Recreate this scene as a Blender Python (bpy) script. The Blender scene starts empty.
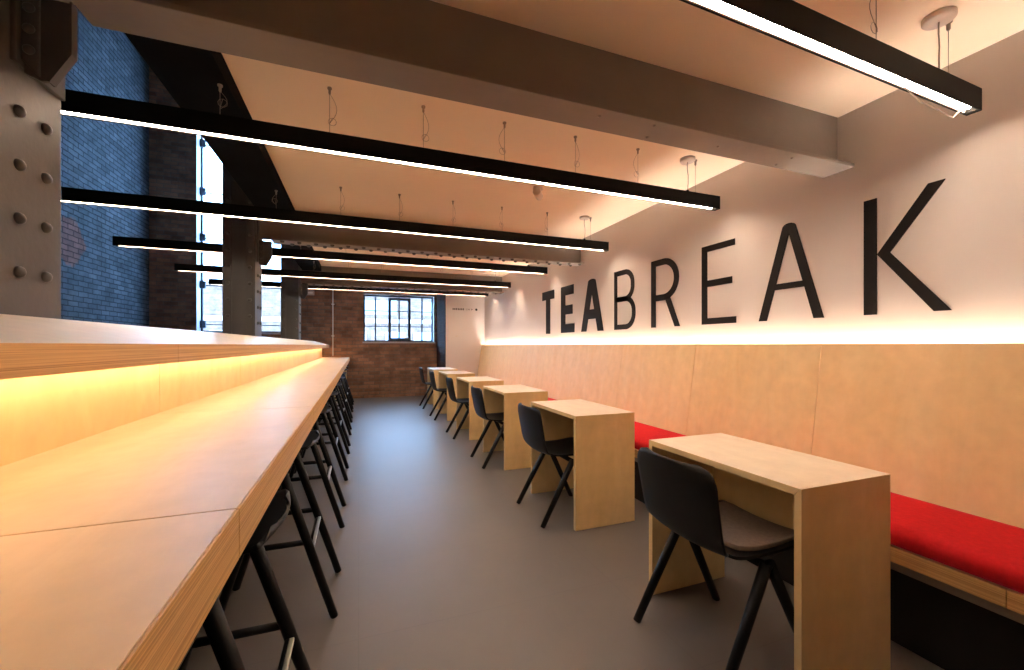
import bpy, bmesh, math, random
from mathutils import Vector, Matrix
random.seed(7)
S = bpy.context.scene
COL = S.collection
PI = math.pi

# ------------------------------------------------------------------ materials
def mat(name):
    m = bpy.data.materials.new(name); m.use_nodes = True
    nt = m.node_tree
    return m, nt, nt.nodes['Principled BSDF']

def nd(nt, kind, **kw):
    n = nt.nodes.new(kind)
    for k, v in kw.items():
        if k in n.inputs: n.inputs[k].default_value = v
        else: setattr(n, k, v)
    return n

def flat(name, col, rough=.5, spec=.5, metal=0, noise=0, nscale=6, bump=0, bscale=200):
    m, nt, b = mat(name)
    b.inputs['Base Color'].default_value = (*col, 1)
    b.inputs['Roughness'].default_value = rough
    b.inputs['Specular IOR Level'].default_value = spec
    b.inputs['Metallic'].default_value = metal
    tc = nd(nt, 'ShaderNodeTexCoord')
    if noise:
        n = nd(nt, 'ShaderNodeTexNoise', Scale=nscale, Detail=5)
        nt.links.new(tc.outputs['Object'], n.inputs['Vector'])
        r = nd(nt, 'ShaderNodeValToRGB')
        r.color_ramp.elements[0].position = .3; r.color_ramp.elements[1].position = .7
        r.color_ramp.elements[0].color = (*[c*(1-noise) for c in col], 1)
        r.color_ramp.elements[1].color = (*[min(1, c*(1+noise)) for c in col], 1)
        nt.links.new(n.outputs['Fac'], r.inputs['Fac'])
        nt.links.new(r.outputs['Color'], b.inputs['Base Color'])
    if bump:
        n2 = nd(nt, 'ShaderNodeTexNoise', Scale=bscale, Detail=3)
        nt.links.new(tc.outputs['Object'], n2.inputs['Vector'])
        bp = nd(nt, 'ShaderNodeBump', Strength=bump, Distance=.01)
        nt.links.new(n2.outputs['Fac'], bp.inputs['Height'])
        nt.links.new(bp.outputs['Normal'], b.inputs['Normal'])
    return m

def emit(name, col, strength):
    m, nt, b = mat(name)
    b.inputs['Base Color'].default_value = (*col, 1)
    b.inputs['Emission Color'].default_value = (*col, 1)
    b.inputs['Emission Strength'].default_value = strength
    return m

def ply(name, stretch, c0, c1, rough=.42):
    """birch plywood face: faint stretched figure. stretch = texture scale per axis"""
    m, nt, b = mat(name)
    tc = nd(nt, 'ShaderNodeTexCoord')
    mp = nd(nt, 'ShaderNodeMapping'); mp.inputs['Scale'].default_value = stretch
    nt.links.new(tc.outputs['Object'], mp.inputs['Vector'])
    n = nd(nt, 'ShaderNodeTexNoise', Scale=1.0, Detail=6, Roughness=.6, Distortion=1.2)
    nt.links.new(mp.outputs['Vector'], n.inputs['Vector'])
    r = nd(nt, 'ShaderNodeValToRGB')
    r.color_ramp.elements[0].position = .3; r.color_ramp.elements[1].position = .72
    r.color_ramp.elements[0].color = (*c0, 1); r.color_ramp.elements[1].color = (*c1, 1)
    nt.links.new(n.outputs['Fac'], r.inputs['Fac'])
    n2 = nd(nt, 'ShaderNodeTexNoise', Scale=14, Detail=4)
    nt.links.new(tc.outputs['Object'], n2.inputs['Vector'])
    mx = nd(nt, 'ShaderNodeMix', data_type='RGBA', blend_type='MULTIPLY')
    mx.inputs[0].default_value = .22
    nt.links.new(r.outputs['Color'], mx.inputs[6])
    nt.links.new(n2.outputs['Fac'], mx.inputs[7])
    nt.links.new(mx.outputs[2], b.inputs['Base Color'])
    b.inputs['Roughness'].default_value = rough
    b.inputs['Specular IOR Level'].default_value = .35
    return m

def plyedge(name, c0, c1, freq):
    """laminated edge: thin layers stacked in z"""
    m, nt, b = mat(name)
    tc = nd(nt, 'ShaderNodeTexCoord')
    mp = nd(nt, 'ShaderNodeMapping'); mp.inputs['Scale'].default_value = (.9, .9, freq)
    nt.links.new(tc.outputs['Object'], mp.inputs['Vector'])
    n = nd(nt, 'ShaderNodeTexNoise', Scale=1.0, Detail=4, Roughness=.7)
    nt.links.new(mp.outputs['Vector'], n.inputs['Vector'])
    r = nd(nt, 'ShaderNodeValToRGB')
    r.color_ramp.elements[0].position = .36; r.color_ramp.elements[1].position = .58
    r.color_ramp.elements[0].color = (*c0, 1); r.color_ramp.elements[1].color = (*c1, 1)
    nt.links.new(n.outputs['Fac'], r.inputs['Fac'])
    nt.links.new(r.outputs['Color'], b.inputs['Base Color'])
    b.inputs['Roughness'].default_value = .55
    return m

def brick(name, axis, c1, c2, mortar, patch=None, bump=.6):
    m, nt, b = mat(name)
    tc = nd(nt, 'ShaderNodeTexCoord'); sp = nd(nt, 'ShaderNodeSeparateXYZ'); cb = nd(nt, 'ShaderNodeCombineXYZ')
    nt.links.new(tc.outputs['Object'], sp.inputs[0])
    nt.links.new(sp.outputs[axis], cb.inputs['X']); nt.links.new(sp.outputs['Z'], cb.inputs['Y'])
    nz = nd(nt, 'ShaderNodeTexNoise', Scale=9, Detail=3)
    nt.links.new(tc.outputs['Object'], nz.inputs['Vector'])
    ad = nd(nt, 'ShaderNodeMix', data_type='VECTOR'); ad.inputs[0].default_value = .02
    nt.links.new(cb.outputs[0], ad.inputs[4]); nt.links.new(nz.outputs['Color'], ad.inputs[5])
    br = nd(nt, 'ShaderNodeTexBrick')
    br.inputs['Scale'].default_value = 1; br.inputs['Brick Width'].default_value = .225
    br.inputs['Row Height'].default_value = .075; br.inputs['Mortar Size'].default_value = .008
    br.inputs['Mortar Smooth'].default_value = .3
    br.inputs['Color1'].default_value = (*c1, 1); br.inputs['Color2'].default_value = (*c2, 1)
    br.inputs['Mortar'].default_value = (*mortar, 1)
    nt.links.new(ad.outputs[1], br.inputs['Vector'])
    ns = nd(nt, 'ShaderNodeTexNoise', Scale=3.2, Detail=7, Roughness=.7)
    nt.links.new(tc.outputs['Object'], ns.inputs['Vector'])
    rr = nd(nt, 'ShaderNodeValToRGB')
    rr.color_ramp.elements[0].position = .3; rr.color_ramp.elements[1].position = .75
    rr.color_ramp.elements[0].color = (.45, .45, .45, 1); rr.color_ramp.elements[1].color = (1.35, 1.3, 1.25, 1)
    nt.links.new(ns.outputs['Fac'], rr.inputs['Fac'])
    mx = nd(nt, 'ShaderNodeMix', data_type='RGBA', blend_type='MULTIPLY'); mx.inputs[0].default_value = .85
    nt.links.new(br.outputs['Color'], mx.inputs[6]); nt.links.new(rr.outputs['Color'], mx.inputs[7])
    last = mx.outputs[2]
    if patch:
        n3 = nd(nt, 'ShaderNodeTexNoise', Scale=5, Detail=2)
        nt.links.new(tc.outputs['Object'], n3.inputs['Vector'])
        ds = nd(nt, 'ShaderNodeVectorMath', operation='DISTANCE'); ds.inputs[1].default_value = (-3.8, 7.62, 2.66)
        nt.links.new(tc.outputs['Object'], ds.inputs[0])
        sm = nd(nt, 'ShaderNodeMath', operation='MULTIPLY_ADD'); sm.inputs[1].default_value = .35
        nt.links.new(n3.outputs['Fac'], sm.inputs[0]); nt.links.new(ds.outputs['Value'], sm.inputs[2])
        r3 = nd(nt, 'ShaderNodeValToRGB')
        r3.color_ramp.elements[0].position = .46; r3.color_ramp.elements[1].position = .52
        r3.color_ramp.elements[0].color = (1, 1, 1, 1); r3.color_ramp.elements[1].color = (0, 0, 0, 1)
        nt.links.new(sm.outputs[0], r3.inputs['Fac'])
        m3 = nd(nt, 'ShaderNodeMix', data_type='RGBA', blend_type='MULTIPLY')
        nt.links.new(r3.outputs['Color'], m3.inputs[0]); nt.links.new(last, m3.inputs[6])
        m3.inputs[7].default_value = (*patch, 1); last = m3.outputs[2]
    nt.links.new(last, b.inputs['Base Color'])
    b.inputs['Roughness'].default_value = .85; b.inputs['Specular IOR Level'].default_value = .12
    mth = nd(nt, 'ShaderNodeMath', operation='SUBTRACT'); mth.inputs[0].default_value = 1
    nt.links.new(br.outputs['Fac'], mth.inputs[1])
    m4 = nd(nt, 'ShaderNodeMath', operation='MULTIPLY_ADD'); m4.inputs[1].default_value = .35
    nt.links.new(ns.outputs['Fac'], m4.inputs[0]); nt.links.new(mth.outputs[0], m4.inputs[2])
    bp = nd(nt, 'ShaderNodeBump', Strength=bump, Distance=.012)
    nt.links.new(m4.outputs[0], bp.inputs['Height']); nt.links.new(bp.outputs['Normal'], b.inputs['Normal'])
    return m

PLY0, PLY1 = (.78, .65, .50), (.85, .74, .59)
M = {}
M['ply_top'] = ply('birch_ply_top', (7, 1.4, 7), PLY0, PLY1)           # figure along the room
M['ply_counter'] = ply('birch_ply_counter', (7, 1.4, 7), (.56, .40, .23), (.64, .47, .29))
M['ply_side'] = ply('birch_ply_side', (5, 5, 1.3), (.80, .575, .27), (.88, .66, .35))
M['ply_back'] = ply('birch_ply_backrest', (5, 5, 1.0), (.88, .61, .31), (.93, .70, .40))
M['ply_edge'] = plyedge('birch_ply_edge', (.42, .225, .075), (.70, .43, .17), 420)
M['ply_line'] = flat('birch_ply_joint', (.10, .05, .02), .8)
M['wall'] = flat('white_wall_paint', (.64, .59, .565), .75, .2, noise=.015, nscale=2)
M['ceil'] = flat('ceiling_paint', (.96, .82, .64), .8, .15, noise=.02, nscale=1.5)
M['steel'] = flat('grey_steel_paint', (.21, .18, .155), .5, .4, noise=.06, nscale=5, bump=.08, bscale=40)
M['steel_col'] = flat('grey_column_paint', (.088, .081, .076), .42, .4, noise=.06, nscale=5, bump=.08, bscale=40)
M['steel_dark'] = flat('dark_steel_paint', (.007, .008, .011), .85, .06, noise=.2, nscale=4)
M['black'] = flat('black_metal', (.007, .007, .007), .6, .15)
M['pad'] = flat('taupe_pad', (.24, .185, .15), .9, .15, noise=.1, nscale=80)
M['chair'] = flat('black_stained_wood', (.005, .0045, .005), .46, .25, noise=.2, nscale=30)
M['board_black'] = flat('black_board', (.012, .011, .011), .7, .2)  # plain black boards of the bench and counter
M['red'] = flat('red_wool', (.60, .016, .022), .85, .15, noise=.08, nscale=60, bump=.25, bscale=500)
M['letter'] = flat('black_vinyl', (.008, .006, .006), .6, .2)
M['cable'] = flat('steel_cable', (.35, .28, .22), .45, .5, metal=.3)
M['pale'] = flat('pale_plastic', (.62, .52, .44), .45, .4)
M['chrome'] = flat('brushed_steel', (.55, .53, .5), .32, .5, metal=1)
M['whiteplastic'] = flat('white_plastic', (.85, .82, .78), .4, .4)
M['frame'] = flat('dark_window_frame', (.03, .045, .07), .5, .4)
M['sill'] = flat('painted_sill', (.55, .55, .58), .5, .3)
M['render'] = flat('pale_render', (.36, .26, .20), .8, .2, noise=.08, nscale=2)
M['brick_back'] = brick('red_brown_brick', 'X', (.43, .225, .145), (.24, .13, .088), (.23, .175, .14))
M['brick_return'] = brick('shaded_brick', 'Y', (.055, .022, .014), (.034, .014, .010), (.03, .018, .013))  # darker copy of the brick: the return wall's shade is put into the colour
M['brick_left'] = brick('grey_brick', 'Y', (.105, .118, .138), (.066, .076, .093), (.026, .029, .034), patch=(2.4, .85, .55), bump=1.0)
M['brick_out'] = brick('cream_brick', 'X', (.21, .125, .09), (.14, .085, .065), (.19, .13, .10))
M['lamp'] = emit('lamp_diffuser', (1.0, .81, .62), 43)
M['led_white'] = emit('led_strip_light', (1.0, .87, .76), 38)
M['led_warm'] = emit('led_strip_warm', (1.0, .70, .45), 11)
gm, nt, b = mat('window_glass')
b.inputs['Base Color'].default_value = (.92, .97, 1, 1); b.inputs['Roughness'].default_value = .0
b.inputs['Transmission Weight'].default_value = 1; b.inputs['IOR'].default_value = 1.02
M['glass'] = gm
gm, nt, b = mat('dark_pane')
b.inputs['Base Color'].default_value = (.26, .27, .28, 1); b.inputs['Roughness'].default_value = .15
M['pane_out'] = gm
# floor
m, nt, b = mat('grey_resin_floor')
tc = nd(nt, 'ShaderNodeTexCoord')
n = nd(nt, 'ShaderNodeTexNoise', Scale=1.3, Detail=6, Roughness=.6); nt.links.new(tc.outputs['Object'], n.inputs['Vector'])
r = nd(nt, 'ShaderNodeValToRGB'); r.color_ramp.elements[0].position = .3; r.color_ramp.elements[1].position = .7
r.color_ramp.elements[0].color = (.115, .102, .094, 1); r.color_ramp.elements[1].color = (.142, .126, .116, 1)
nt.links.new(n.outputs['Fac'], r.inputs['Fac'])
br = nd(nt, 'ShaderNodeTexBrick'); br.offset = 0
br.inputs['Scale'].default_value = 1; br.inputs['Brick Width'].default_value = 1.2; br.inputs['Row Height'].default_value = .6
br.inputs['Mortar Size'].default_value = .0025; br.inputs['Color1'].default_value = (1, 1, 1, 1); br.inputs['Color2'].default_value = (.985, .985, .985, 1)
br.inputs['Mortar'].default_value = (.9, .9, .9, 1)
nt.links.new(tc.outputs['Object'], br.inputs['Vector'])
mx = nd(nt, 'ShaderNodeMix', data_type='RGBA', blend_type='MULTIPLY'); mx.inputs[0].default_value = 1
nt.links.new(r.outputs['Color'], mx.inputs[6]); nt.links.new(br.outputs['Color'], mx.inputs[7])
nt.links.new(mx.outputs[2], b.inputs['Base Color'])
rn = nd(nt, 'ShaderNodeMapRange'); rn.inputs['To Min'].default_value = .38; rn.inputs['To Max'].default_value = .48
nt.links.new(n.outputs['Fac'], rn.inputs['Value']); nt.links.new(rn.outputs[0], b.inputs['Roughness'])
b.inputs['Specular IOR Level'].default_value = .5
M['floor'] = m

# ------------------------------------------------------------------ mesh helpers
def bm_new(): return bmesh.new()

def box(bm, x0, x1, y0, y1, z0, z1, mi=0):
    vs = [bm.verts.new(p) for p in ((x0, y0, z0), (x1, y0, z0), (x1, y1, z0), (x0, y1, z0), (x0, y0, z1), (x1, y0, z1), (x1, y1, z1), (x0, y1, z1))]
    fs = []
    for f in ((3, 2, 1, 0), (4, 5, 6, 7), (0, 1, 5, 4), (1, 2, 6, 5), (2, 3, 7, 6), (3, 0, 4, 7)):
        fc = bm.faces.new([vs[i] for i in f]); fc.material_index = mi; fs.append(fc)
    return fs

def prism(bm, pts, axis, a0, a1, mi=0):
    """polygon pts (2D) extruded along axis from a0 to a1; axis 'x': pts=(y,z); 'y': pts=(x,z); 'z': pts=(x,y)"""
    def P(p, a):
        return {'x': (a, p[0], p[1]), 'y': (p[0], a, p[1]), 'z': (p[0], p[1], a)}[axis]
    A = [bm.verts.new(P(p, a0)) for p in pts]; B = [bm.verts.new(P(p, a1)) for p in pts]
    n = len(pts)
    fs = [bm.faces.new(A), bm.faces.new(list(reversed(B)))]
    for i in range(n):
        fs.append(bm.faces.new((A[i], B[i], B[(i+1) % n], A[(i+1) % n])))
    for f in fs: f.material_index = mi
    return fs

def tube(bm, path, rad, seg=8, caps=True):
    """round tube through 3D points; rad scalar or list"""
    path = [Vector(p) for p in path]; n = len(path)
    rads = rad if isinstance(rad, (list, tuple)) else [rad]*n
    rings = []
    up = None
    for i, p in enumerate(path):
        t = (path[min(i+1, n-1)] - path[max(i-1, 0)])
        if t.length < 1e-9: t = Vector((0, 0, 1))
        t.normalize()
        if up is None:
            up = t.orthogonal().normalized()
        else:
            up = (up - t*up.dot(t))
            up = up.normalized() if up.length > 1e-6 else t.orthogonal().normalized()
        s = t.cross(up)
        rings.append([bm.verts.new(p + (up*math.cos(2*PI*k/seg) + s*math.sin(2*PI*k/seg))*rads[i]) for k in range(seg)])
    for i in range(n-1):
        for k in range(seg):
            f = bm.faces.new((rings[i][k], rings[i][(k+1) % seg], rings[i+1][(k+1) % seg], rings[i+1][k])); f.smooth = True
    if caps:
        bm.faces.new(list(reversed(rings[0]))); bm.faces.new(rings[-1])

def lathe(bm, prof, origin, axis, seg=16):
    """prof = [(r, h)...] turned about axis at origin"""
    axis = Vector(axis).normalized(); o = Vector(origin)
    u = axis.orthogonal().normalized(); v = axis.cross(u)
    rings = []
    for r_, h in prof:
        rings.append([bm.verts.new(o + axis*h + (u*math.cos(2*PI*k/seg) + v*math.sin(2*PI*k/seg))*max(r_, 1e-5)) for k in range(seg)])
    for i in range(len(prof)-1):
        for k in range(seg):
            f = bm.faces.new((rings[i][k], rings[i][(k+1) % seg], rings[i+1][(k+1) % seg], rings[i+1][k])); f.smooth = True
    bm.faces.new(list(reversed(rings[0]))); bm.faces.new(rings[-1])

def obj(name, bm, mats, parent=None, bevel=0, loc=None, seg=2):
    bmesh.ops.recalc_face_normals(bm, faces=bm.faces)
    me = bpy.data.meshes.new(name)
    if loc is not None:
        bmesh.ops.translate(bm, verts=bm.verts, vec=-Vector(loc))
    bm.to_mesh(me); bm.free()
    for m_ in (mats if isinstance(mats, (list, tuple)) else [mats]): me.materials.append(m_)
    o = bpy.data.objects.new(name, me); COL.objects.link(o)
    if loc is not None: o.location = loc
    if parent is not None:
        o.parent = parent
    if bevel:
        md = o.modifiers.new('edge', 'BEVEL'); md.width = bevel; md.segments = seg; md.limit_method = 'ANGLE'; md.angle_limit = math.radians(50)
    return o

def tag(o, label, cat, group=None, kind='thing'):
    o['label'] = label; o['category'] = cat
    if group: o['group'] = group
    if kind: o['kind'] = kind
    return o

def thing(name, label, cat, group=None, loc=(0, 0, 0)):
    o = bpy.data.objects.new(name, None); COL.objects.link(o); o.location = loc
    o.empty_display_size = .1
    return tag(o, label, cat, group)

def struct(name, bm, m_, parent=None):
    o = obj(name, bm, m_, parent)
    if parent is None: o['kind'] = 'structure'
    return o

def kids(o): return [c for c in bpy.data.objects if c.parent == o]

def dup(root, loc, label=None, tree=None):
    """copy of a thing with its parts and sub-parts"""
    r_ = root.copy(); COL.objects.link(r_); r_.location = loc
    if label: r_['label'] = label
    def rec(src, dst):
        for ch in kids(src):
            c = ch.copy(); COL.objects.link(c); c.parent = dst
            rec(ch, c)
    rec(root, r_)
    return r_

# ------------------------------------------------------------------ dimensions (metres; camera stands at x=0, y=0)
WR = 2.65          # white wall
YB = 9.95          # brick end wall
YE = 8.92          # white end wall
XE = 1.763         # its free edge
XL = -3.8          # wall of the void
ZC = 2.54          # ceiling
ZV = 7.2           # top of the void
YN = -2.6          # wall behind the camera
XG0, XG1, ZG = -.88, -.59, 2.45   # edge girder

# ------------------------------------------------------------------ setting
bm = bm_new(); box(bm, XL-.3, WR+.2, YN-.2, YB+.35, -.1, 0); struct('floor', bm, M['floor'])
bm = bm_new(); box(bm, XG1, WR+.2, YN-.2, YB, ZC, ZC+.2); struct('ceiling', bm, M['ceil'])
bm = bm_new(); box(bm, XL-.3, XG1, YN-.2, YB+.35, ZV, ZV+.2); struct('ceiling_void', bm, M['steel_dark'])
bm = bm_new(); box(bm, WR, WR+.2, YN-.2, YE+.1, 0, ZC); struct('wall_right', bm, M['wall'])
bm = bm_new(); box(bm, XE+.012, WR, YE, YE+.12, 0, ZC); struct('wall_end', bm, M['wall'])
bm = bm_new(); box(bm, XE, XE+.012, YE+.005, YB, 0, ZC); struct('wall_return', bm, M['brick_return'])
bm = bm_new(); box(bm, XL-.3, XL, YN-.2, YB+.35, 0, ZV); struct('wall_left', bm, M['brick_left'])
bm = bm_new(); box(bm, XG1-.05, XG1+.05, YN, YB, ZC+.21, ZV); struct('wall_upper', bm, M['wall'])
W1 = (.106, 1.70, 1.275, 2.36)     # window over the bench aisle
W2 = (-3.04, -1.25, 1.46, 6.35)    # tall window of the void
def wall_y(bm, y0, y1, x0, x1, z0, z1, holes):
    xs = sorted({x0, x1, *[h[0] for h in holes], *[h[1] for h in holes]})
    for a, c in zip(xs[:-1], xs[1:]):
        hs = [h for h in holes if h[0] <= a + 1e-6 and h[1] >= c - 1e-6]
        if hs:
            box(bm, a, c, y0, y1, z0, hs[0][2]); box(bm, a, c, y0, y1, hs[0][3], z1)
        else:
            box(bm, a, c, y0, y1, z0, z1)
bm = bm_new(); wall_y(bm, YB, YB+.32, XL, WR+.2, 0, ZV, [W1, W2]); struct('wall_back', bm, M['brick_back'])
bm = bm_new(); box(bm, XL-.3, WR+.2, YN-.2, YN, 0, ZV); struct('wall_near', bm, M['brick_back'])

# windows
def window(name, W, y, cols, rows, casement=None, blocks=False):
    x0, x1, z0, z1 = W
    bm = bm_new(); t = .035
    for a in (x0, x1-t): box(bm, a, a+t, y, y+.05, z0, z1)
    for a in (z0, z1-t): box(bm, x0+t, x1-t, y, y+.05, a, a+t)
    root = obj(name, bm, M['frame']); root['kind'] = 'structure'
    for xc in cols:
        w = .016
        bm = bm_new(); box(bm, xc-w, xc+w, y+.008, y+.042, z0+t, z1-t); obj('glazing_bar', bm, M['frame'], root)
    for zc in rows:
        bm = bm_new(); box(bm, x0+t, x1-t, y+.012, y+.038, zc-.009, zc+.009); obj('glazing_bar', bm, M['frame'], root)
    if casement:
        a, c = casement
        bm = bm_new(); w = .06
        for q in (a, c-w): box(bm, q, q+w, y-.02, y+.06, z0+.03, z1-.05)
        for q in (z0+.03, z1-.05-w): box(bm, a+w, c-w, y-.02, y+.06, q, q+w)
        obj('casement_frame', bm, M['frame'], root)
    bm = bm_new(); box(bm, x0+.01, x1-.01, y+.022, y+.026, z0+.01, z1-.01); obj('pane', bm, M['glass'], root)
    bm = bm_new(); box(bm, x0-.02 if not blocks else x0, x1+.02 if not blocks else x1, YB-.03, y+.01, z0-.035, z0+.004)
    obj('window_sill', bm, M['sill'], root)
    if blocks:
        for zc in rows:
            bm = bm_new(); box(bm, x0, x0+.10, y-.07, y, zc-.07, zc+.08); obj('frame_bracket', bm, M['frame'], root, bevel=.006)
    return root
xa, xb = W1[0], W1[1]; cw = (xb-xa)
window('window_1', W1, YB+.17, [xa+cw*.165, xa+cw*.5, xa+cw*.835], [W1[2]+.36, W1[2]+.72], casement=(xa+cw*.345, xa+cw*.665))
window('window_2', W2, YB+.24, [-2.2], [1.62, 2.43, 3.40, 4.34, 5.32], blocks=True)
# pale strips on the window reveals
bm = bm_new(); box(bm, W2[0], W2[0]+.006, YB+.004, YB+.235, W2[2], W2[3]); struct('trim_1', bm, M['sill'])
bm = bm_new(); box(bm, W1[1]-.006, W1[1], YB+.004, YB+.168, W1[2], W1[3]); struct('trim_2', bm, M['sill'])

# ------------------------------------------------------------------ building outside the windows
b = thing('brick_building', 'pale brick building standing outside beyond the windows', 'building', loc=(-2, 18, 0))
bm = bm_new(); box(bm, -12, 14, 0, .4, -3, 3.4); obj('wall', bm, M['brick_out'], b)
bm = bm_new(); box(bm, -12.1, 14.1, -.12, .5, 3.4, 3.52); obj('parapet', bm, M['render'], b)
bm = bm_new(); box(bm, -12, 14, -.06, 0, 2.1, 2.28); obj('stone_band', bm, M['render'], b)
for x in (-5.4, -3.1, -.8, 1.5, 3.05, 4.2, 5.3, 7.4):
    bm = bm_new()
    for a in (x, x+.74): box(bm, a, a+.06, -.05, .0, .3, 1.75)
    for a in (.3, .98, 1.69): box(bm, x+.06, x+.74, -.05, .0, a, a+.06)
    w = obj('window', bm, M['render'], b)
    bm = bm_new(); box(bm, x+.06, x+.74, -.02, -.008, .36, 1.69); obj('pane', bm, M['pane_out'], w)
for x in (2.2, 4.6):
    bm = bm_new(); box(bm, x, x+1.3, -.03, -.01, 2.45, 3.05); obj('window', bm, M['pane_out'], b)

# ------------------------------------------------------------------ steel frame
bm = bm_new()
box(bm, XG0, XG1, YN, YB-.02, ZG, ZG+.02); box(bm, XG0+.13, XG1-.13, YN, YB-.02, ZG+.02, ZC+.17); box(bm, XG0, XG1, YN, YB-.02, ZC+.17, ZC+.19)
box(bm, XG1-.02, XG1-.004, YN, YB-.02, ZG+.02, ZC+.17)
tag(obj('edge_girder', bm, M['steel_dark']), 'dark steel girder along the open edge of the ceiling', 'girder')

def rivet_bm(axis, r_=.017):
    bm = bm_new(); lathe(bm, [(r_, 0), (r_*.98, r_*.3), (r_*.8, r_*.62), (r_*.45, r_*.86), (0.0001, r_*.93)], (0, 0, 0), axis, 14)
    return bm
def copy_at(src, parent, loc):
    c = src.copy(); COL.objects.link(c); c.parent = parent; c.location = loc
    return c

COLX0, COLX1 = -1.176, -.915
def column(y0, label):
    """riveted box column, 0.26 x 0.29, base at x=COLX1, y=y0"""
    t = thing('steel_column', label, 'column', 'riveted columns', loc=(COLX1, y0, 0))
    w = COLX1-COLX0; d = .29
    bm = bm_new()
    box(bm, -w+.012, -.010, .012, d-.012, 0, ZV)
    obj('shaft', bm, M['steel_col'], t, bevel=.004)
    bm = bm_new(); box(bm, -.010, 0, 0, d, 0, ZV); obj('side_plate', bm, M['steel_col'], t, bevel=.003)
    bm = bm_new(); box(bm, -w, -w+.012, 0, d, 0, ZV); obj('side_plate', bm, M['steel_col'], t, bevel=.003)
    for a in (-w+.012, -.072):                       # angle strips on the face
        bm = bm_new(); box(bm, a, a+.062, 0, .012, 0, ZV); obj('angle_strip', bm, M['steel_col'], t, bevel=.003)
    first = None
    zs = [1.41 + .1535*k for k in range(0, 8)]
    for k, z in enumerate(zs):
        for yy, dz in ((.105, 0), (.214, .002)):
            if first is None: first = obj('rivet', rivet_bm((1, 0, 0)), M['steel_col'], t); first.location = (0, yy, z)
            else: copy_at(first, t, (0, yy, z+dz))
    f2 = None
    for k, z in enumerate(zs):
        for xx in (-w+.043, -.041):
            if f2 is None: f2 = obj('rivet', rivet_bm((0, -1, 0)), M['steel_col'], t); f2.location = (xx, 0, z+.06)
            else: copy_at(f2, t, (xx, 0, z+.06))
    # bracket carrying the cross beam
    bm = bm_new(); box(bm, 0, .012, .072, .288, 2.0, 2.5)
    br_ = obj('bracket', bm, M['steel_col'], t, bevel=.003)
    bm = bm_new(); prism(bm, [(.012, 1.985), (.05, 1.968), (.07, 1.972), (.116, 2.058), (.116, 2.212), (.012, 2.212)], 'y', .105, .119); obj('gusset', bm, M['steel_col'], br_, bevel=.002)
    bm = bm_new(); prism(bm, [(.012, 2.018), (.05, 1.975), (.05, 2.212), (.012, 2.212)], 'y', .092, .1045); obj('angle_cleat', bm, M['steel_col'], br_, bevel=.003)
    bm = bm_new(); prism(bm, [(.066, 1.966), (.072, 1.966), (.1215, 2.057), (.1215, 2.212), (.1165, 2.212), (.1165, 2.058)], 'y', .097, .125); obj('gusset_edge', bm, M['steel_col'], br_)
    for z in (2.045, 2.105, 2.165):
        copy_at(f2, br_, (.031, .092, z)).scale = (.8, .8, .8)
    return t
column(1.50, 'riveted grey steel column nearest the camera behind the counter')
column(4.50, 'riveted grey steel column second along the counter, in front of the tall window')
column(7.55, 'bluish riveted steel column farthest along the counter beside the brick wall')

def beam(yc, label, rivets):
    x0, x1 = -.902, WR-.002
    t = thing('steel_beam', label, 'beam', 'ceiling beams', loc=(0, yc, 0))
    bm = bm_new(); box(bm, x0, XG1+.001, .004, .028, 2.234, ZG-.001); box(bm, XG1+.001, x1-.003, .004, .028, 2.234, ZC-.001); obj('web', bm, M['steel'], t)
    bm = bm_new(); box(bm, x0+.108, x1, -.085, .085, 2.214, 2.234); obj('bottom_flange', bm, M['steel'], t, bevel=.003)
    if rivets:
        f = None
        k = 0; x = -.70
        while x < 2.6:
            for dy, off in ((-.047, 0), (.047, .075)):
                if x+off > 2.6: continue
                if f is None: f = obj('rivet', rivet_bm((0, 0, -1), .021), M['steel_col'], t); f.location = (x+off, dy, 2.214)
                else: copy_at(f, t, (x+off, dy, 2.214))
            x += .15
    else:
        f = None
        for x, dy in ((1.0, -.03), (1.32, .05), (1.28, -.05), (1.72, .0), (2.2, -.04), (2.2, .05)):
            if f is None: f = obj('bolt', rivet_bm((0, 0, -1), .008), M['steel'], t); f.location = (x, dy, 2.214)
            else: copy_at(f, t, (x, dy, 2.214))
    return t
beam(1.615, 'wide grey steel beam crossing overhead nearest the camera, smooth underside', False)
beam(4.62, 'grey steel ceiling beam with two rows of rivets, second from the camera', True)
beam(7.69, 'grey steel ceiling beam farthest away, in front of the brick wall', True)

# ------------------------------------------------------------------ pendant lamps
LX0, LX1, LZ0, LZ1 = -2.32, 2.50, 2.203, 2.297
JO = [-2.28, -1.16, -.03, 1.09, 1.905, 2.455]
def coil(bm, x, y, z0, z1, seed):
    rnd = random.Random(seed)
    pts = []
    w = rnd.choice((-1, 1))*(.018 + .012*rnd.random())
    for i in range(9):
        s_ = i/8
        pts.append((x + w*math.sin(PI*s_)*1.2, y + .004*math.sin(5*s_), z1 - (z1-z0)*.75*s_))
    cx, cz, rr = x+w*.45, z0+.065, .02
    for i in range(10):
        a = PI/2 + i*2*PI/9
        pts.append((cx + rr*math.cos(a)*1.0, y, cz + rr*math.sin(a)))
    tube(bm, pts, .0011, 5)

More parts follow.
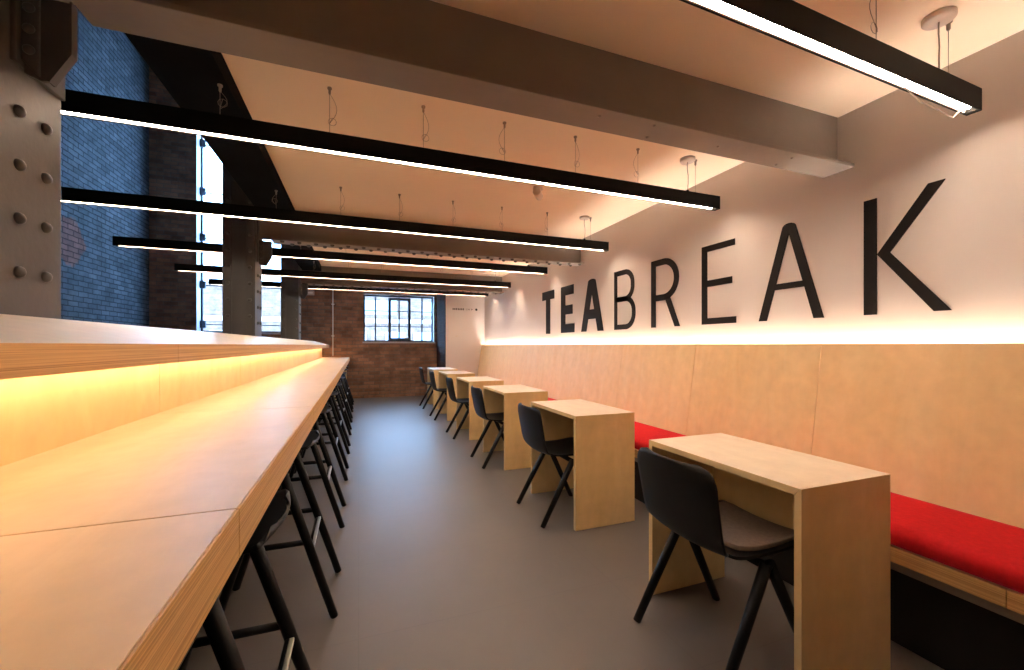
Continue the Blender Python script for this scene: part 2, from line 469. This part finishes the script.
def lamp(yc, label, LX0=LX0):
    t = thing('pendant_lamp', label, 'lamp', 'black linear pendant lamps', loc=(0, yc, 0))
    hw = .024
    bm = bm_new()
    box(bm, LX0, LX1, -hw, hw, LZ1-.006, LZ1)
    box(bm, LX0, LX1, -hw, -hw+.005, LZ0, LZ1-.006); box(bm, LX0, LX1, hw-.005, hw, LZ0, LZ1-.006)
    box(bm, LX0, LX0+.01, -hw+.005, hw-.005, LZ0, LZ1-.006); box(bm, LX1-.03, LX1, -hw+.005, hw-.005, LZ0, LZ1-.006)
    obj('housing', bm, M['black'], t)
    for a, c in zip(JO[:-1], JO[1:]):
        if a < LX0: continue
        bm = bm_new()
        box(bm, a+.004, c-.004, -.011, .0095, LZ0+.005, LZ0+.026)
        obj('diffuser', bm, M['lamp'], t, bevel=.008, seg=4)
    bm = bm_new(); box(bm, LX0+.03, LX1-.04, hw-.0105, hw-.0055, LZ0+.002, LZ0+.03); obj('reflector', bm, M['pale'], t)
    for k in range(-1, 5):
        x = -.141 + .4825*k
        if x < LX0: continue
        zt = ZC if k >= 0 else ZG
        bm = bm_new(); tube(bm, [(x, 0, LZ1), (x, 0, zt-.02)], .0013, 5); c = obj('suspension_cable', bm, M['cable'], t)
        bm = bm_new(); coil(bm, x, .0, LZ1+.002, zt-.03, k*7+int(yc*10)); obj('cable_coil', bm, M['cable'], c)
        bm = bm_new(); lathe(bm, [(.011, 0), (.011, -.008), (.006, -.012), (.006, -.03), (.003, -.036)], (x, 0, zt), (0, 0, 1), 10); obj('cable_anchor', bm, M['cable'], c)
    x = 2.29
    bm = bm_new(); tube(bm, [(x, 0, LZ1), (x, 0, ZC-.03)], .0013, 5); c = obj('suspension_cable', bm, M['cable'], t)
    bm = bm_new(); lathe(bm, [(.013, 0), (.013, -.008), (.007, -.012), (.007, -.034), (.003, -.04)], (x, 0, ZC), (0, 0, 1), 10); obj('cable_anchor', bm, M['cable'], c)
    bm = bm_new(); lathe(bm, [(.052, 0), (.052, -.018), (.047, -.024), (.0001, -.025)], (2.218, 0, ZC), (0, 0, 1), 28); obj('ceiling_rose', bm, M['pale'], t)
    bm = bm_new(); tube(bm, [(2.218, 0, ZC-.024), (2.215, 0, ZC-.07), (2.226, .002, ZC-.12), (2.228, .004, ZC-.17), (2.218, 0, LZ1)], .0028, 6); obj('power_cable', bm, M['cable'], t)
    bm = bm_new(); lathe(bm, [(.011, 0), (.011, .012), (.006, .018)], (2.218, 0, LZ1), (0, 0, 1), 12); obj('cable_gland', bm, M['black'], t)
    return t
LEAD = [(1.955, .965, 2.206), (1.965, .965, 2.19), (2.064, .962, 2.148), (2.098, .962, 2.150), (2.166, .962, 2.142), (2.284, .962, 2.132), (2.330, .962, 2.165), (2.34, .97, 2.207)]
LY = [.91, 2.352, 3.80, 5.325, 6.815, 8.155]
LLAB = ['black linear pendant lamp nearest the camera, with a loose white lead at its end',
        'long black linear pendant lamp second from the camera, just behind the wide smooth beam',
        'black linear pendant lamp third from the camera, in front of the riveted beam',
        'black linear pendant lamp fourth from the camera, just below and behind the riveted beam',
        'black linear pendant lamp second from the far end, in front of the farthest beam',
        'black linear pendant lamp farthest away, just above the brick wall window']
for y, l in zip(LY, LLAB):
    lp = lamp(y, l, -.06 if y == LY[0] else LX0)
    if y == LY[0]:
        lp.rotation_euler = (0, 0, .03)
        pts_ = LEAD
        bm = bm_new(); tube(bm, [(x_, y_-LY[0]-.03*x_, z_) for x_, y_, z_ in pts_], .0026, 6)
        obj('loose_lead', bm, M['whiteplastic'], lp)['label'] = 'loose white lead'

# ceiling spot
t = thing('ceiling_spotlight', 'small pale cylindrical fitting on the ceiling above the second pendant lamp', 'spotlight', loc=(1.43, 3.22, ZC))
bm = bm_new(); lathe(bm, [(.045, 0), (.045, -.02), (.03, -.026), (.0001, -.027)], (0, 0, 0), (0, 0, 1), 20); obj('mounting_plate', bm, M['pale'], t)
bm = bm_new(); lathe(bm, [(.0001, -.075), (.032, -.073), (.034, -.066), (.034, .066), (.028, .07), (.0001, .055)], (0, 0, -.058), (.55, .83, .02), 20); obj('housing', bm, M['pale'], t)

# ------------------------------------------------------------------ desks
def desk_proto(label):
    t = thing('desk', label, 'desk', 'birch plywood desks')
    L, D, H, T = .735, .455, .742, .024
    bm = bm_new(); prism(bm, [(0, H), (L, H), (L-T, H-T), (T, H-T)], 'x', 0, D)
    for f_ in list(bm.faces)[:2]: f_.material_index = 1
    obj('desktop', bm, [M['ply_top'], M['ply_side']], t, bevel=.0008)
    for y, q in ((0, 1), (L, -1)):
        bm = bm_new(); prism(bm, [(y, .004), (y+q*T, .004), (y+q*T, H-T-.0004), (y+q*.0004, H-.0004), (y, H-.0008)], 'x', 0, D); obj('side_panel', bm, M['ply_side'], t, bevel=.0008)
    bm = bm_new(); box(bm, D-.075, D-.055, T, L-T, .415, H-T-.0006); obj('modesty_panel', bm, M['ply_side'], t, bevel=.001)
    for y in (.0, L-T):
        for x in (.06, D-.08):
            bm = bm_new(); lathe(bm, [(.009, 0), (.009, .004)], (x, y+T/2, 0), (0, 0, 1), 10); obj('foot', bm, M['black'], t)
    return t
DY = [.911, 2.352, 3.727, 5.062, 6.465, 7.715]
ordn = ['nearest the camera', 'second from the camera', 'third from the camera', 'third from the far end', 'second from the far end', 'farthest away, by the white end wall']
dk = desk_proto('birch plywood desk ' + ordn[0]); dk.location = (1.316, DY[0], 0)
for y, o_ in zip(DY[1:], ordn[1:]):
    dup(dk, (1.307, y, 0), 'birch plywood desk ' + o_)

# ------------------------------------------------------------------ chairs
def sheet(bm, rows):
    """rows of 3D points -> grid surface"""
    vs = [[bm.verts.new(p) for p in r_] for r_ in rows]
    for i in range(len(vs)-1):
        for j in range(len(vs[0])-1):
            f = bm.faces.new((vs[i][j], vs[i][j+1], vs[i+1][j+1], vs[i+1][j])); f.smooth = True

def catmull(pts, n):
    out = []
    P = [pts[0]] + list(pts) + [pts[-1]]
    m_ = len(pts)-1
    for i in range(n+1):
        u = i/n*m_; k = min(int(u), m_-1); f = u-k
        p0, p1, p2, p3 = P[k], P[k+1], P[k+2], P[k+3]
        out.append(tuple(.5*((2*b_) + (-a+c)*f + (2*a-5*b_+4*c-d)*f*f + (-a+3*b_-3*c+d)*f**3) for a, b_, c, d in zip(p0, p1, p2, p3)))
    return out

def shell(prof, halfw, curve, n=20, m_=14):
    """prof (x,z) spine, halfw(s in 0..1), curve(s) = side offset (dx, dz) at the edges"""
    sp = catmull(prof, n); rows = []
    for i, (x, z) in enumerate(sp):
        s = i/n; w = halfw(s); cx, cz = curve(s)
        row = []
        for j in range(m_+1):
            v = -1 + 2*j/m_
            q = v*v
            row.append((x + cx*q, v*w, z + cz*q))
        rows.append(row)
    bm = bm_new(); sheet(bm, rows)
    return bm

def roundw(w, r_, L, top=True):
    return lambda d: w - r_ + math.sqrt(max(0, r_*r_ - (r_-min(d, r_))**2)) if d < r_ else w

def solid(o, t=.011):
    md = o.modifiers.new('thick', 'SOLIDIFY'); md.thickness = t; md.offset = 0
    md = o.modifiers.new('soft', 'BEVEL'); md.width = .003; md.segments = 2; md.limit_method = 'ANGLE'; md.angle_limit = math.radians(60)

def chair_proto(label):
    t = thing('chair', label, 'chair', 'black chairs along the desks')
    # local x: 0 = rear feet, +x towards the desk ; y centre 0
    bprof = [(-.036, .772), (-.028, .70), (-.008, .60), (.010, .52), (.030, .472), (.064, .452)]
    L = .345
    def hw(s):
        d = s*L
        w = .212 - .012*s
        r_ = .075
        if d < r_: w = w - r_ + math.sqrt(max(0, r_*r_ - (r_-d)**2)) + .0005
        if s > .78: w -= .018*((s-.78)/.22)**1.5
        return w
    bk = obj('backrest', shell(bprof, hw, lambda s: (.030*(1-.5*s), .012*s), 26), M['chair'], t); solid(bk)
    sprof = [(.064, .452), (.095, .444), (.20, .436), (.32, .436), (.42, .447), (.475, .448), (.505, .438)]
    L2 = .41
    def hs(s):
        w = .182 + .028*min(1, s/.22)
        d = (1-s)*L2; r_ = .06
        if d < r_: w = w - r_ + math.sqrt(max(0, r_*r_ - (r_-d)**2)) + .0005
        return w
    st = obj('seat', shell(sprof, hs, lambda s: (.015*max(0, 1-s*4), .012+.006*math.sin(PI*s)), 26), M['chair'], t); solid(st)
    ax, az = .240, .416
    for sy in (-1, 1):
        for fx in (.0, .452):
            bm = bm_new()
            px, pz = ax + (.008 if fx > ax else -.008), az
            tube(bm, [(fx, sy*.222, 0), (fx + (px-fx)*.5, sy*.215, pz*.5), (px, sy*.206, pz)], [.0165, .0185, .020], 14)
            obj('leg', bm, M['chair'], t)
    bm = bm_new(); tube(bm, [(ax, -.205, az-.012), (ax, .205, az-.012)], .016, 12); obj('crossbar', bm, M['chair'], t)
    return t
CYc = [1.278, 2.705, 4.09, 5.425, 6.83, 8.085]
cl = ['black wooden chair at the desk nearest the camera', 'black wooden chair tucked into the second desk from the camera',
      'black wooden chair tucked into the third desk from the camera', 'black wooden chair at the third desk from the far end',
      'black wooden chair at the second desk from the far end', 'black wooden chair farthest away, in front of the brick wall']
ch = chair_proto(cl[0]); ch.location = (1.135, CYc[0], 0)
for y, l in zip(CYc[1:], cl[1:]): dup(ch, (1.135, y, 0), l)

pp = [(.150, .452), (.20, .449), (.32, .448), (.42, .456), (.470, .458)]
pd = obj('seat_pad', shell(pp, lambda s: (.150 + .03*min(1, s/.3)) if s < .85 else .18 - .05*((s-.85)/.15)**2, lambda s: (0, .012), 20), M['pad'], ch)
md = pd.modifiers.new('thick', 'SOLIDIFY'); md.thickness = .018; md.offset = 0
md = pd.modifiers.new('soft', 'BEVEL'); md.width = .007; md.segments = 3; md.limit_method = 'ANGLE'; md.angle_limit = math.radians(50)
pd['label'] = 'taupe seat pad'

# ------------------------------------------------------------------ bench along the white wall
BY0, BY1 = -2.3, 8.86
bn = thing('bench', 'long plywood bench with leaning panelled back along the white wall', 'bench', loc=(0, 0, 0))
joints = [BY0, -1.35, -.345, .66, 1.655, 2.625, 3.61, 4.615, 5.63, 6.63, 7.63, BY1]
th_ = .02
for a, c in zip(joints[:-1], joints[1:]):
    bm = bm_new()
    prism(bm, [(2.443, .36), (2.463, .36), (2.582, 1.207), (2.562, 1.207)], 'y', a+.0015, c-.0015)
    obj('backrest_panel', bm, M['ply_back'], bn, bevel=.001)
bm = bm_new(); box(bm, 2.5855, 2.588, BY0, BY1, .4, 1.02); obj('backing_board', bm, M['board_black'], bn)
ej = [BY0, -.90, .70, 2.3, 3.9, 5.5, 7.1, BY1]
for a, c in zip(ej[:-1], ej[1:]):
    bm = bm_new(); box(bm, 1.965, 2.44, a+.001, c-.001, .348, .407); obj('seat_board', bm, M['ply_edge'], bn, bevel=.001)
bm = bm_new(); box(bm, 1.985, 2.44, BY0, BY1, .31, .347); obj('seat_rail', bm, M['steel'], bn)
bm = bm_new(); box(bm, 2.03, 2.06, BY0, BY1, 0, .31); obj('base_panel', bm, M['board_black'], bn)
bm = bm_new(); prism(bm, [(1.97, .31), (2.44, .31), (2.463, .36), (2.58, 1.20), (2.60, 1.20), (2.60, 0), (2.40, 0), (2.36, .31)], 'y', BY1, BY1+.02); obj('end_panel', bm, M['ply_back'], bn)
bm = bm_new(); box(bm, 2.604, 2.634, BY0, BY1, 1.085, 1.095); obj('led_strip', bm, M['led_white'], bn)
# cushion
bm = bm_new()
prof = []
for cx, cz, r_, a0 in ((1.99, .435, .026, 180), (1.998, .452, .034, 90)):
    pass
pts = [(2.436, .409), (1.99, .409), (1.972, .413), (1.964, .425), (1.964, .448), (1.972, .468), (1.990, .482), (2.02, .488), (2.2, .490), (2.40, .486), (2.444, .480)]
prism(bm, pts, 'y', BY0+.01, BY1-.01)
cu = obj('seat_cushion', bm, M['red'])
for p in cu.data.polygons:
    if len(p.vertices) == 4: p.use_smooth = True
tag(cu, 'long red upholstered cushion lying on the bench', 'cushion')

# ------------------------------------------------------------------ counter with raised shelf
cn = thing('counter', 'long birch plywood counter with raised lit shelf running beside the aisle', 'counter')
CX0, CX1, CZ, CT = -.745, -.185, .93, .084
CY0, CY1 = -1.62, 9.93
pj = [CY0, -.41, .80, 2.01, 3.22, 4.43, 5.64, 6.85, 8.06, 9.27, CY1]
for a, c in zip(pj[:-1], pj[1:]):
    bm = bm_new()
    for f in box(bm, CX0, CX1-.004, a+.0015, c-.0015, CZ-.02, CZ): pass
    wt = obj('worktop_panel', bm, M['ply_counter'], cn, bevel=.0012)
    bm = bm_new(); box(bm, CX1-.05, CX1, a+.0015, c-.0015, CZ-CT, CZ-.0205); box(bm, CX1-.004, CX1, a+.0015, c-.0015, CZ-.0205, CZ-.0012)
    obj('front_edge', bm, M['ply_edge'], cn, bevel=.001)
bm = bm_new(); box(bm, CX0, CX1-.051, CY0, CY1, CZ-CT, CZ-.021); obj('core', bm, M['board_black'], cn)
SX0, SX1, SZ, ST = -.905, -.60, 1.205, .067
SZB = 1.284
rj = [CY0, -1.59, -.38, .83, 2.04, 3.25, 4.46, 5.67, 6.88, 8.09, 9.30, CY1]
for a, c in zip(rj[:-1], rj[1:]):
    if c-a < .05: continue
    bm = bm_new(); box(bm, CX0-.02, CX0, a+.0015, c-.0015, CZ-CT, SZ-ST); obj('riser_panel', bm, M['ply_side'], cn, bevel=.0008)
sj = [CY0, -.64, .575, 1.79, 3.0, 4.21, 5.42, 6.63, 7.84, 9.05, CY1]
k = (SZB-SZ)/(SX0-SX1)
for a, c in zip(sj[:-1], sj[1:]):
    bm = bm_new()
    prism(bm, [(SX1-.003, SZ-.001), (SX0, SZB), (SX0, SZB-.016), (SX1-.003, SZ-.017)], 'y', a+.0012, c-.0012); obj('shelf_panel', bm, M['ply_top'], cn)
    bm = bm_new(); prism(bm, [(SX1, SZ-.0015), (SX1-.003, SZ-.0015), (SX1-.003, SZ-.018), (SX1-.04, SZ-.018+.04*.2), (SX1-.04, SZ-ST), (SX1, SZ-ST)], 'y', a+.0012, c-.0012); obj('shelf_edge', bm, M['ply_edge'], cn)
bm = bm_new(); prism(bm, [(SX1-.04, SZ-.0175), (SX0, SZB-.018), (SX0, SZ-ST), (SX1-.04, SZ-ST)], 'y', CY0, CY1); obj('shelf_core', bm, M['ply_side'], cn)
bm = bm_new(); box(bm, -.70, -.683, CY0+.05, CY1-.08, SZ-ST-.008, SZ-ST-.001); obj('led_strip', bm, M['led_warm'], cn)
bm = bm_new(); box(bm, -.79, -.767, CY0, CY1, .0, SZ-ST); box(bm, SX0, -.79, CY0, CY1, .0, .08); obj('base_panel', bm, M['board_black'], cn)
bm = bm_new(); box(bm, SX0, CX1-.06, CY1-.03, CY1, 0, CZ-CT); obj('end_panel', bm, M['ply_side'], cn)

# ------------------------------------------------------------------ stools
def stool_proto(label):
    t = thing('counter_stool', label, 'stool', 'black stools along the counter')
    # local x: 0 = rear (aisle) feet, -x towards the counter
    prof = [(-.078, .755), (-.092, .750), (-.115, .746), (-.15, .743), (-.20, .741), (-.27, .740), (-.35, .741), (-.40, .743), (-.43, .736)]
    L = .44
    def hw(s):
        d = s*L; w = .192; r_ = .085
        if d < r_: w = .192 - r_ + math.sqrt(max(0, r_*r_ - (r_-d)**2)) + .0005
        d2 = (1-s)*L; r2 = .06
        if d2 < r2: w = .192 - r2 + math.sqrt(max(0, r2*r2 - (r2-d2)**2)) + .0005
        return w
    o = obj('seat', shell(prof, hw, lambda s: (-.022*max(0, 1-s*3), .006), 28), M['chair'], t); solid(o)
    ax, az = -.235, .722
    for sy in (-1, 1):
        for fx in (0, -.465):
            px = ax + (.008 if fx > ax else -.008)
            bm = bm_new(); tube(bm, [(fx, sy*.195, 0), (fx+(px-fx)*.5, sy*.188, az*.5), (px, sy*.180, az)], [.0165, .0185, .020], 14); obj('leg', bm, M['chair'], t)
        zr = .345; f = zr/az
        bm = bm_new(); tube(bm, [(f*ax, sy*.190, zr), (-.465+f*(ax+.465), sy*.190, zr)], .0125, 10); obj('side_rung', bm, M['chair'], t)
    for fx in (0, -.465):
        zr = .30 if fx == 0 else .36; f = zr/az; x = fx + (ax-fx)*f
        bm = bm_new(); tube(bm, [(x, -.19, zr), (x, .19, zr)], .0125, 10); rg = obj('footrest', bm, M['chair'], t)
        if fx == 0:
            bm = bm_new(); box(bm, x+.002, x+.016, -.165, .165, zr+.004, zr+.016); obj('footrest_plate', bm, M['chrome'], rg, bevel=.002)['label'] = 'bright metal footrest plate'
    bm = bm_new(); tube(bm, [(ax, -.185, az-.012), (ax, .185, az-.012)], .016, 12); obj('crossbar', bm, M['chair'], t)
    return t
SYc = [1.24, 2.185, 3.14, 4.145, 5.10, 6.12, 7.08, 8.13, 9.10]
on = ['nearest the camera', 'second from the camera', 'third from the camera', 'fourth from the camera', 'fifth from the camera', 'fourth from the far end', 'third from the far end', 'second from the far end', 'farthest away']
sl = ['black wooden stool under the counter, ' + q for q in on]
st = stool_proto(sl[0]); st.location = (-.10, SYc[0], 0)
for y, l in zip(SYc[1:], sl[1:]): dup(st, (-.10, y, 0), l)

# ------------------------------------------------------------------ wall lettering
ZB_, ZT_ = 1.366, 2.0
def letter_obj(ch_, polys, label):
    """polys: list of polygons in (y, z), each with optional holes handled as ribbons"""
    bm = bm_new()
    for p in polys: prism(bm, p, 'x', WR-.008, WR-.0005)
    o = obj('wall_letter', bm, M['letter'], bevel=.0008)
    tag(o, label, 'letter', 'letters of the lettering on the white wall')
def bar(p, q, w):
    """straight stroke from p to q, width w"""
    p, q = Vector(p), Vector(q); d = (q-p).normalized(); n_ = Vector((-d.y, d.x))*w/2
    return [tuple(p+n_), tuple(q+n_), tuple(q-n_), tuple(p-n_)]
def rect(y0, y1, z0, z1): return [(y0, z0), (y1, z0), (y1, z1), (y0, z1)]
def arc_ribbon(path, w):
    """closed polygons (quads) along a path"""
    P = [Vector(p) for p in path]; out = []; L_, R_ = [], []
    for i, p in enumerate(P):
        d = (P[min(i+1, len(P)-1)] - P[max(i-1, 0)]).normalized(); n_ = Vector((-d.y, d.x))*w/2
        L_.append(tuple(p+n_)); R_.append(tuple(p-n_))
    return [L_ + list(reversed(R_))]
def bowl(y0, y1, z0, z1, r_, w):
    """stroke from (y0,z1) round towards y1 and back to (y0,z0); y1 < y0 (letters read towards -y). centreline"""
    pts = [(y0, z1)]
    for i in range(11):
        a = i/10*PI/2
        pts.append((y1 + r_ - r_*math.sin(a), z1 - r_ + r_*math.cos(a)))
    for i in range(11):
        a = i/10*PI/2
        pts.append((y1 + r_ - r_*math.cos(a), z0 + r_ - r_*math.sin(a)))
    pts.append((y0, z0))
    return arc_ribbon(pts, w)
letter_obj('T', [[(5.796, 2.0), (5.387, 2.0), (5.387, 1.873), (5.522, 1.873), (5.522, ZB_), (5.661, ZB_), (5.661, 1.873), (5.796, 1.873)]], 'bold black letter T, first of the lettering on the white wall')
letter_obj('E', [[(5.17, 2.0), (4.812, 2.0), (4.812, 1.875), (5.045, 1.875), (5.045, 1.738), (4.842, 1.738), (4.842, 1.614), (5.045, 1.614), (5.045, 1.483), (4.79, 1.483), (4.79, ZB_), (5.17, ZB_)]], 'heavy black letter E between the T and the A')
# bold A: two legs and a bar, rounded apex
def A(yl, yr, half_foot, apex_half, barz, zin, label, r_=.03):
    ym = (yl+yr)/2
    ap = []
    for i in range(9):
        a = PI*i/8
        ap.append((ym + apex_half*math.cos(a), ZT_ - r_ + r_*math.sin(a)))
    iy = apex_half*.10
    f = 2*half_foot
    outer = [(yl, ZB_)] + ap + [(yr, ZB_)]
    # inner notch: feet inner corners meet under the apex
    left = [(yl, ZB_), ap[0]] + ap[1:5] + [(ym, zin), (yl-f, ZB_)]
    right = [(yr, ZB_), (yr+f, ZB_), (ym, zin)] + ap[4:9]
    def xin(z, side):
        k_ = (z-ZB_)/(zin-ZB_)
        return (yl-f)*(1-k_)+ym*k_ if side else (yr+f)*(1-k_)+ym*k_
    z0, z1 = barz
    cross = [(xin(z0, 1)+.01, z0), (xin(z1, 1)+.01, z1), (xin(z1, 0)-.01, z1), (xin(z0, 0)-.01, z0)]
    letter_obj('A', [left, right, cross], label)
A(4.612, 4.106, .061, .085, (1.515, 1.632), 1.825, 'heavy black letter A followed by thinner lettering')
w = .054
letter_obj('B', [rect(3.836, 3.889, ZB_, ZT_)] + bowl(3.87, 3.560+w/2-.022, 1.690, ZT_-w/2, .125, w) + bowl(3.87, 3.520+w/2, ZB_+w/2, 1.690, .135, w), 'thin black letter B right after the bold letters')
w = .058
letter_obj('R', [rect(3.213, 3.274, ZB_, ZT_)] + bowl(3.25, 2.908+w/2, 1.642, ZT_-w/2, .165, w) + [[(3.09, 1.642), (3.022, 1.642), (2.897, ZB_), (2.958, ZB_)]], 'thin black letter R between the B and a thin E')
letter_obj('E', [[(2.648, ZT_), (2.329, ZT_), (2.329, 1.952), (2.592, 1.952), (2.592, 1.720), (2.354, 1.720), (2.354, 1.669), (2.592, 1.669), (2.592, 1.416), (2.318, 1.416), (2.318, ZB_), (2.648, ZB_)]], 'thin black letter E over the third backrest panel')
A(2.131, 1.696, .030, .046, (1.57, 1.61), 1.930, 'thin black letter A before the final K')
letter_obj('K', [rect(1.423, 1.484, ZB_, ZT_), [(1.421, 1.692), (1.206, ZT_), (1.141, ZT_), (1.363, 1.692), (1.119, ZB_), (1.184, ZB_)]], 'tall black letter K ending the lettering')

# small direction sign on the end wall
sg = thing('wall_sign', 'small dark line of lettering on the white end wall', 'sign', loc=(0, YE, 0))
def marks(x0, x1, h, n_, wf, nm):
    bm = bm_new(); s_ = (x1-x0)/n_
    for i in range(n_):
        a = x0+i*s_
        box(bm, a, a+s_*wf, -.0035, -.0002, 1.965, 1.965+h)
        if i % 2: box(bm, a+s_*wf, a+s_*.82, -.0035, -.0002, 1.965+h*.42, 1.965+h*.58)
    obj(nm, bm, M['letter'], sg)
marks(1.925, 2.195, .042, 7, .55, 'bold_word'); marks(2.225, 2.385, .042, 4, .18, 'thin_word')
bm = bm_new(); lathe(bm, [(.026, 0), (.026, .003)], (2.46, 0, 1.986), (0, -1, 0), 16); obj('round_symbol', bm, M['letter'], sg)
bm = bm_new(); box(bm, 1.985, 2.05, YE-.006, YE, 1.385, 1.405); tag(obj('wall_plate', bm, M['pale']), 'tiny pale plate on the white end wall below the sign', 'plate')

# conduit on the brick wall
t = thing('conduit', 'thin pale conduit running down the brick wall', 'pipe', loc=(0, YB, 0))
bm = bm_new(); tube(bm, [(-.53, -.018, .96), (-.53, -.018, 2.53)], .012, 8); obj('pipe', bm, M['whiteplastic'], t)
for z in (1.4, 2.1):
    bm = bm_new(); box(bm, -.56, -.50, -.034, 0, z-.01, z+.01); obj('clip', bm, M['whiteplastic'], t)
t = thing('wall_box', 'small pale box high on the brick wall beside the last column', 'box', loc=(-.98, YB, 2.33))
bm = bm_new(); box(bm, -.08, .08, -.05, 0, -.05, .05); obj('housing', bm, M['pale'], t, bevel=.008)
bm = bm_new(); box(bm, -.05, .05, -.056, -.05, -.02, .02); obj('lens', bm, M['whiteplastic'], t)

# ------------------------------------------------------------------ daylight
wd = bpy.data.worlds.new('World'); S.world = wd; wd.use_nodes = True
nt = wd.node_tree; bg = nt.nodes['Background']
bg.inputs['Color'].default_value = (.30, .58, 1.0, 1); bg.inputs['Strength'].default_value = 11
def portal(name, x, z, w, h):
    l = bpy.data.lights.new(name, 'AREA'); l.shape = 'RECTANGLE'; l.size = w; l.size_y = h
    l.cycles.is_portal = True
    o = bpy.data.objects.new(name, l); COL.objects.link(o); o.location = (x, YB+.33, z); o.rotation_euler = (-PI/2, 0, 0)
portal('daylight_tall_window', (W2[0]+W2[1])/2, (W2[2]+W2[3])/2, W2[1]-W2[0], W2[3]-W2[2])
portal('daylight_window', (W1[0]+W1[1])/2, (W1[2]+W1[3])/2, W1[1]-W1[0], W1[3]-W1[2])

# ------------------------------------------------------------------ camera
cam = bpy.data.cameras.new('camera'); co = bpy.data.objects.new('camera', cam); COL.objects.link(co)
cam.sensor_width = 36; cam.sensor_fit = 'HORIZONTAL'; cam.lens = 414/1024*36
cam.shift_y = 10/1024; cam.clip_start = .02; cam.clip_end = 200
co.location = (0, 0, 1.2); co.rotation_euler = (PI/2, 0, -math.atan((512-358.5)/414))
S.camera = co
S.view_settings.view_transform = 'Standard'; S.view_settings.look = 'None'
S.view_settings.gamma = 1; S.view_settings.use_curve_mapping = False
S.view_settings.exposure = 1.2
S.cycles.max_bounces = 10; S.cycles.diffuse_bounces = 6
S.cycles.sample_clamp_indirect = 8
